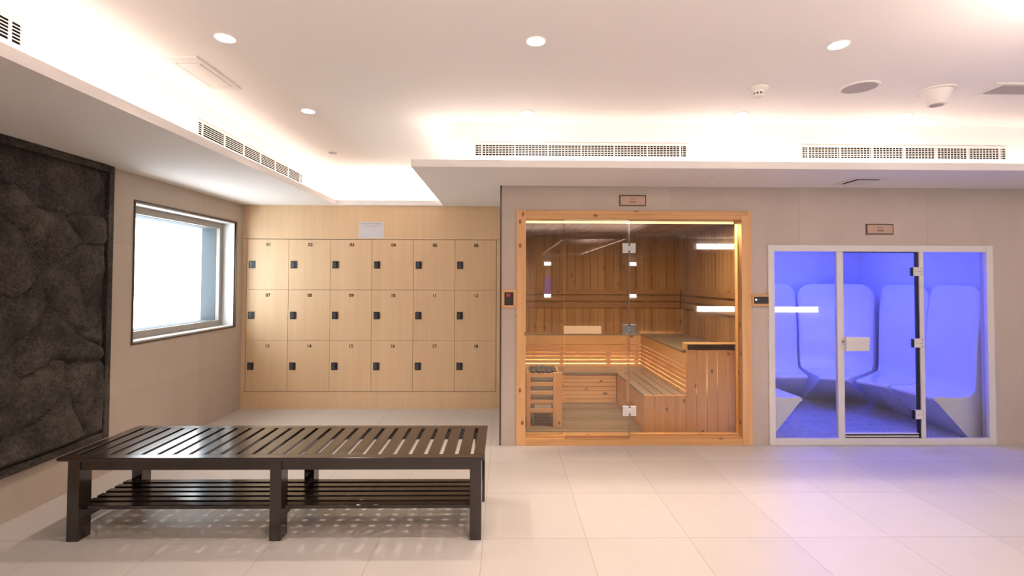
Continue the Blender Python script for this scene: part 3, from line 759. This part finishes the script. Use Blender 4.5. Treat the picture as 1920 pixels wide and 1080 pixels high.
g = G(); g.cyl((3.108, YW-.030, .945), .010, .010, .012, 'Y', 20); g.make('latch', M['steel'], t)
for zc in (1.592, .933, .279):
    g = G(); g.box(3.768, 3.850, YW-.028, YW-.001, zc-.041, zc+.041, .003); h = g.make('hinge', M['white'], t)
    g = G(); g.box(3.756, 3.768, YW-.022, YW-.001, zc-.041, zc+.038); g.make('hinge_gasket', M['gasket'], h)
    g = G()
    for (dx, dz) in ((.79, 0), (.838, .028), (.838, 0), (.838, -.028), (.818, 0)): g.cyl((3.0+dx, YW-.0295, zc+dz), .0035, .0035, .003, 'Y', 12)
    g.make('screws', M['ink'], h)
# interior shell
TX0, TX1, TY1, TZ = 2.370, 4.78, 6.50, 2.10
g = G(); g.box(TX0-.02, TX1+.02, YW+.06, TY1, -.02, .014); struct(g.make('floor_steam_room', M['mosaic']))
g = G(); g.box(TX0-.02, TX1+.02, TY1, TY1+.03, 0, TZ); struct(g.make('wall_steam_back', M['acr']))
g = G(); g.box(TX0-.03, TX0, YW+.10, TY1, 0, TZ); struct(g.make('wall_steam_left', M['acr']))
g = G(); g.box(TX1, TX1+.03, YW+.10, TY1, 0, TZ); struct(g.make('wall_steam_right', M['acr']))
g = G(); g.box(TX0, TX1, YW+.10, TY1, TZ, TZ+.03); struct(g.make('ceiling_steam_room', M['acr']))
BLUE = (.055, .08, 1.0)
lamp('steam_lamp', 'AREA', (3.55, 5.60, 2.08), 36, BLUE, shape='RECTANGLE', size=1.4, size_y=.9)
lamp('steam_front_lamp', 'AREA', (3.55, 4.75, 2.08), 6, BLUE, (math.radians(-25), 0, 0), shape='RECTANGLE', size=1.8, size_y=.1)
def seat(label, N0, N1, B0, B1, zt=.405, top=1.46, basef=.74, rr=.16, loc=None):
    """moulded seat: nose line N0-N1, back line B0-B1 in plan, undercut plinth, tall rounded backrest"""
    N0, N1, B0, B1 = [Vector(p) for p in (N0, N1, B0, B1)]
    t = bpy.data.objects.new('steam_room_seat', None)
    cx = (N0+N1+B0+B1)/4
    bm = bmesh.new(); nt_ = 28; rows = []
    wd = (B1-B0).length
    for i in range(nt_+1):
        u = i/nt_
        u = .5-.5*math.cos(math.pi*u)      # crowd near the ends
        n = N0.lerp(N1, u); b = B0.lerp(B1, u); dlen = (b-n).length; dr = (b-n)/dlen
        e = min(u, 1-u)*wd
        soft = math.sqrt(max(0, 1-(1-min(1, e/.05))**2))     # rolled edges
        hollow = .018*math.sin(math.pi*u)
        et = min(1, e/rr); ht = top-rr*1.1*(1-math.sqrt(max(0, 1-(1-et)**2)))
        d1 = dlen
        prof = [(basef*d1, .014), (.03, zt-.055), (.006, zt-.040), (0, zt-.022), (.010, zt-.006-.004*(1-soft)), (.035, zt-.005*(1-soft))]
        for q in (.2, .35, .5, .65): prof.append((.04+(d1-.14)*q, zt-.012*math.sin(math.pi*q)-hollow*math.sin(math.pi*q)))
        for q in range(0, 7):
            a = q/6*math.pi/2
            prof.append((d1-.11+.11*math.sin(a)*.75+hollow*.6, zt-.004+.11*(1-math.cos(a))))
        for q in (.15, .3, .45, .6, .75, .9, 1.0):
            z = zt+.11+(ht-zt-.11)*q
            prof.append((d1-.0275+.085*q**1.2+hollow*.6+.012*(1-soft)-.018*math.sin(q*math.pi), z))
        prof.append((d1+.085, ht+.006)); prof.append((d1+.11, ht)); prof.append((d1+.11, .014))
        row = []
        for dd, z in prof:
            p = n+dr*dd; row.append(bm.verts.new((p.x, p.y, z)))
        rows.append(row)
    m_ = len(rows[0])
    for i in range(nt_):
        for j in range(m_):
            k = (j+1) % m_
            bm.faces.new((rows[i][j], rows[i+1][j], rows[i+1][k], rows[i][k]))
    bm.faces.new(rows[0]); bm.faces.new(rows[-1][::-1])
    bm.normal_update()
    bmesh.ops.triangulate(bm, faces=[f for f in bm.faces if len(f.verts) > 4])
    bpy.data.objects.remove(t)
    g = G(); g.bm.free(); g.bm = bm
    o = g.make('steam_room_seat', M['acr'], None, True)
    tag(o, label, 'seat', 'moulded seats around the steam room')
    o.data.transform(Matrix.Translation((-cx.x, -cx.y, 0))); o.location = (cx.x, cx.y, 0)
    return o
seat('white moulded steam room seat, short one at the left just behind the glass', (2.820, 4.62), (2.800, 5.06), (2.49, 4.62), (2.49, 5.12), basef=.92, top=1.4)
seat('white moulded steam room seat facing out along the back wall, seen through the left pane', (2.60, 5.66), (3.52, 5.66), (2.44, 6.28), (3.77, 6.28), basef=.86)
seat('white moulded steam room seat wedged in the far right corner', (3.62, 5.60), (3.88, 5.50), (3.80, 6.28), (4.60, 6.06), basef=.80)
seat('white moulded steam room seat second from the glass on the right side', (3.93, 5.44), (4.045, 5.15), (4.64, 6.02), (4.60, 5.30), basef=.74)
seat('white moulded steam room seat nearest the glass on the right side', (4.055, 5.12), (4.085, 4.625), (4.585, 5.28), (4.52, 4.625), basef=.76)

# ------------------------------------------------------------------ signs and wall controls
def sign(lab, x0, x1, z0, z1, word):
    t = thing('room_sign', lab, 'sign', ((x0+x1)/2, YW, z0))
    g = G(); g.box(x0, x1, YW-.010, YW, z0, z1, .001); g.make('sign_border', M['bronze'], t)
    g = G(); g.box(x0+.010, x1-.010, YW-.0115, YW-.010, z0+.010, z1-.010); g.make('sign_plate', M['sign'], t)
    xm = (x0+x1)/2; zm = (z0+z1)/2
    text('sign_text', word, .019, (xm, YW-.012, zm-.014), M['ink'], t, bold=.0003)
    g = G()
    for a, b, z in ((-.026, -.012, .012), (-.009, -.004, .014), (-.001, .012, .011), (.015, .026, .013)): g.box(xm+a, xm+b, YW-.0125, YW-.0115, zm+z, zm+z+.004)
    g.make('script_line', M['ink'], t)
sign('small copper coloured sign with dark border above the sauna', 1.051, 1.298, 2.188, 2.288, 'SAUNA')
sign('small copper coloured sign with dark border above the steam room', 3.348, 3.602, 1.935, 2.033, 'STEAM')
t = thing('sauna_control', 'wood framed black control with red digits, left of the sauna', 'control panel', (.03, YW, 1.25))
def wframe(x0, x1, z0, z1, y, f, th, mat, t, name):
    g = G(); g.box(x0, x1, y-th, y, z0, z0+f, .003); g.box(x0, x1, y-th, y, z1-f, z1, .003); g.box(x0, x0+f, y-th, y, z0+f, z1-f, .003); g.box(x1-f, x1, y-th, y, z0+f, z1-f, .003); g.make(name, mat, t)
wframe(-.030, .101, 1.248, 1.415, YW, .024, .022, M['pineF'], t, 'wooden_frame')
g = G(); g.box(-.006, .077, YW-.012, YW, 1.272, 1.391, .001); g.make('display', M['black'], t)
text('digits', '53', .036, (.030, YW-.0125, 1.362), M['red'], t)
t = thing('wall_thermometer', 'wood framed black panel between the sauna and the steam room', 'control panel', (2.345, YW, 1.27))
wframe(2.270, 2.424, 1.270, 1.376, YW, .022, .022, M['pineFX'], t, 'wooden_frame')
g = G(); g.box(2.286, 2.420, YW-.024, YW, 1.292, 1.352, .002); g.make('black_face', M['black'], t)
g = G(); g.cyl((2.303, YW-.027, 1.328), .010, .010, .004, 'Y', 20); g.make('knob', M['chrome'], t)

# ------------------------------------------------------------------ lit mirrors opposite (they show in the glass)
def lit_mirror(lab, x0, x1, y, z0, z1, h=.12, bars=True):
    t = thing('lit_mirror', lab, 'mirror', ((x0+x1)/2, y, z0))
    g = G(); g.box(x0, x1, y, y+.02, z0, z1); g.make('mirror_glass', M['mirror'], t)
    for z in (z1, z0-h):
        g = G(); g.box(x0, x1, y, y+.03, z, z+h); g.make('light_bar', M['bar'], t)
lit_mirror('wide mirror with light bars above and below on the near wall', 3.93, 6.36, -.9, 0.98, 2.15, .11)
lit_mirror('narrow lit mirror at the left end of the far wall', 1.45, 1.69, -9.0, 1.0, 2.05, .13)
lit_mirror('narrow lit mirror at the right end of the far wall', 4.60, 4.86, -9.0, 1.0, 2.05, .13)
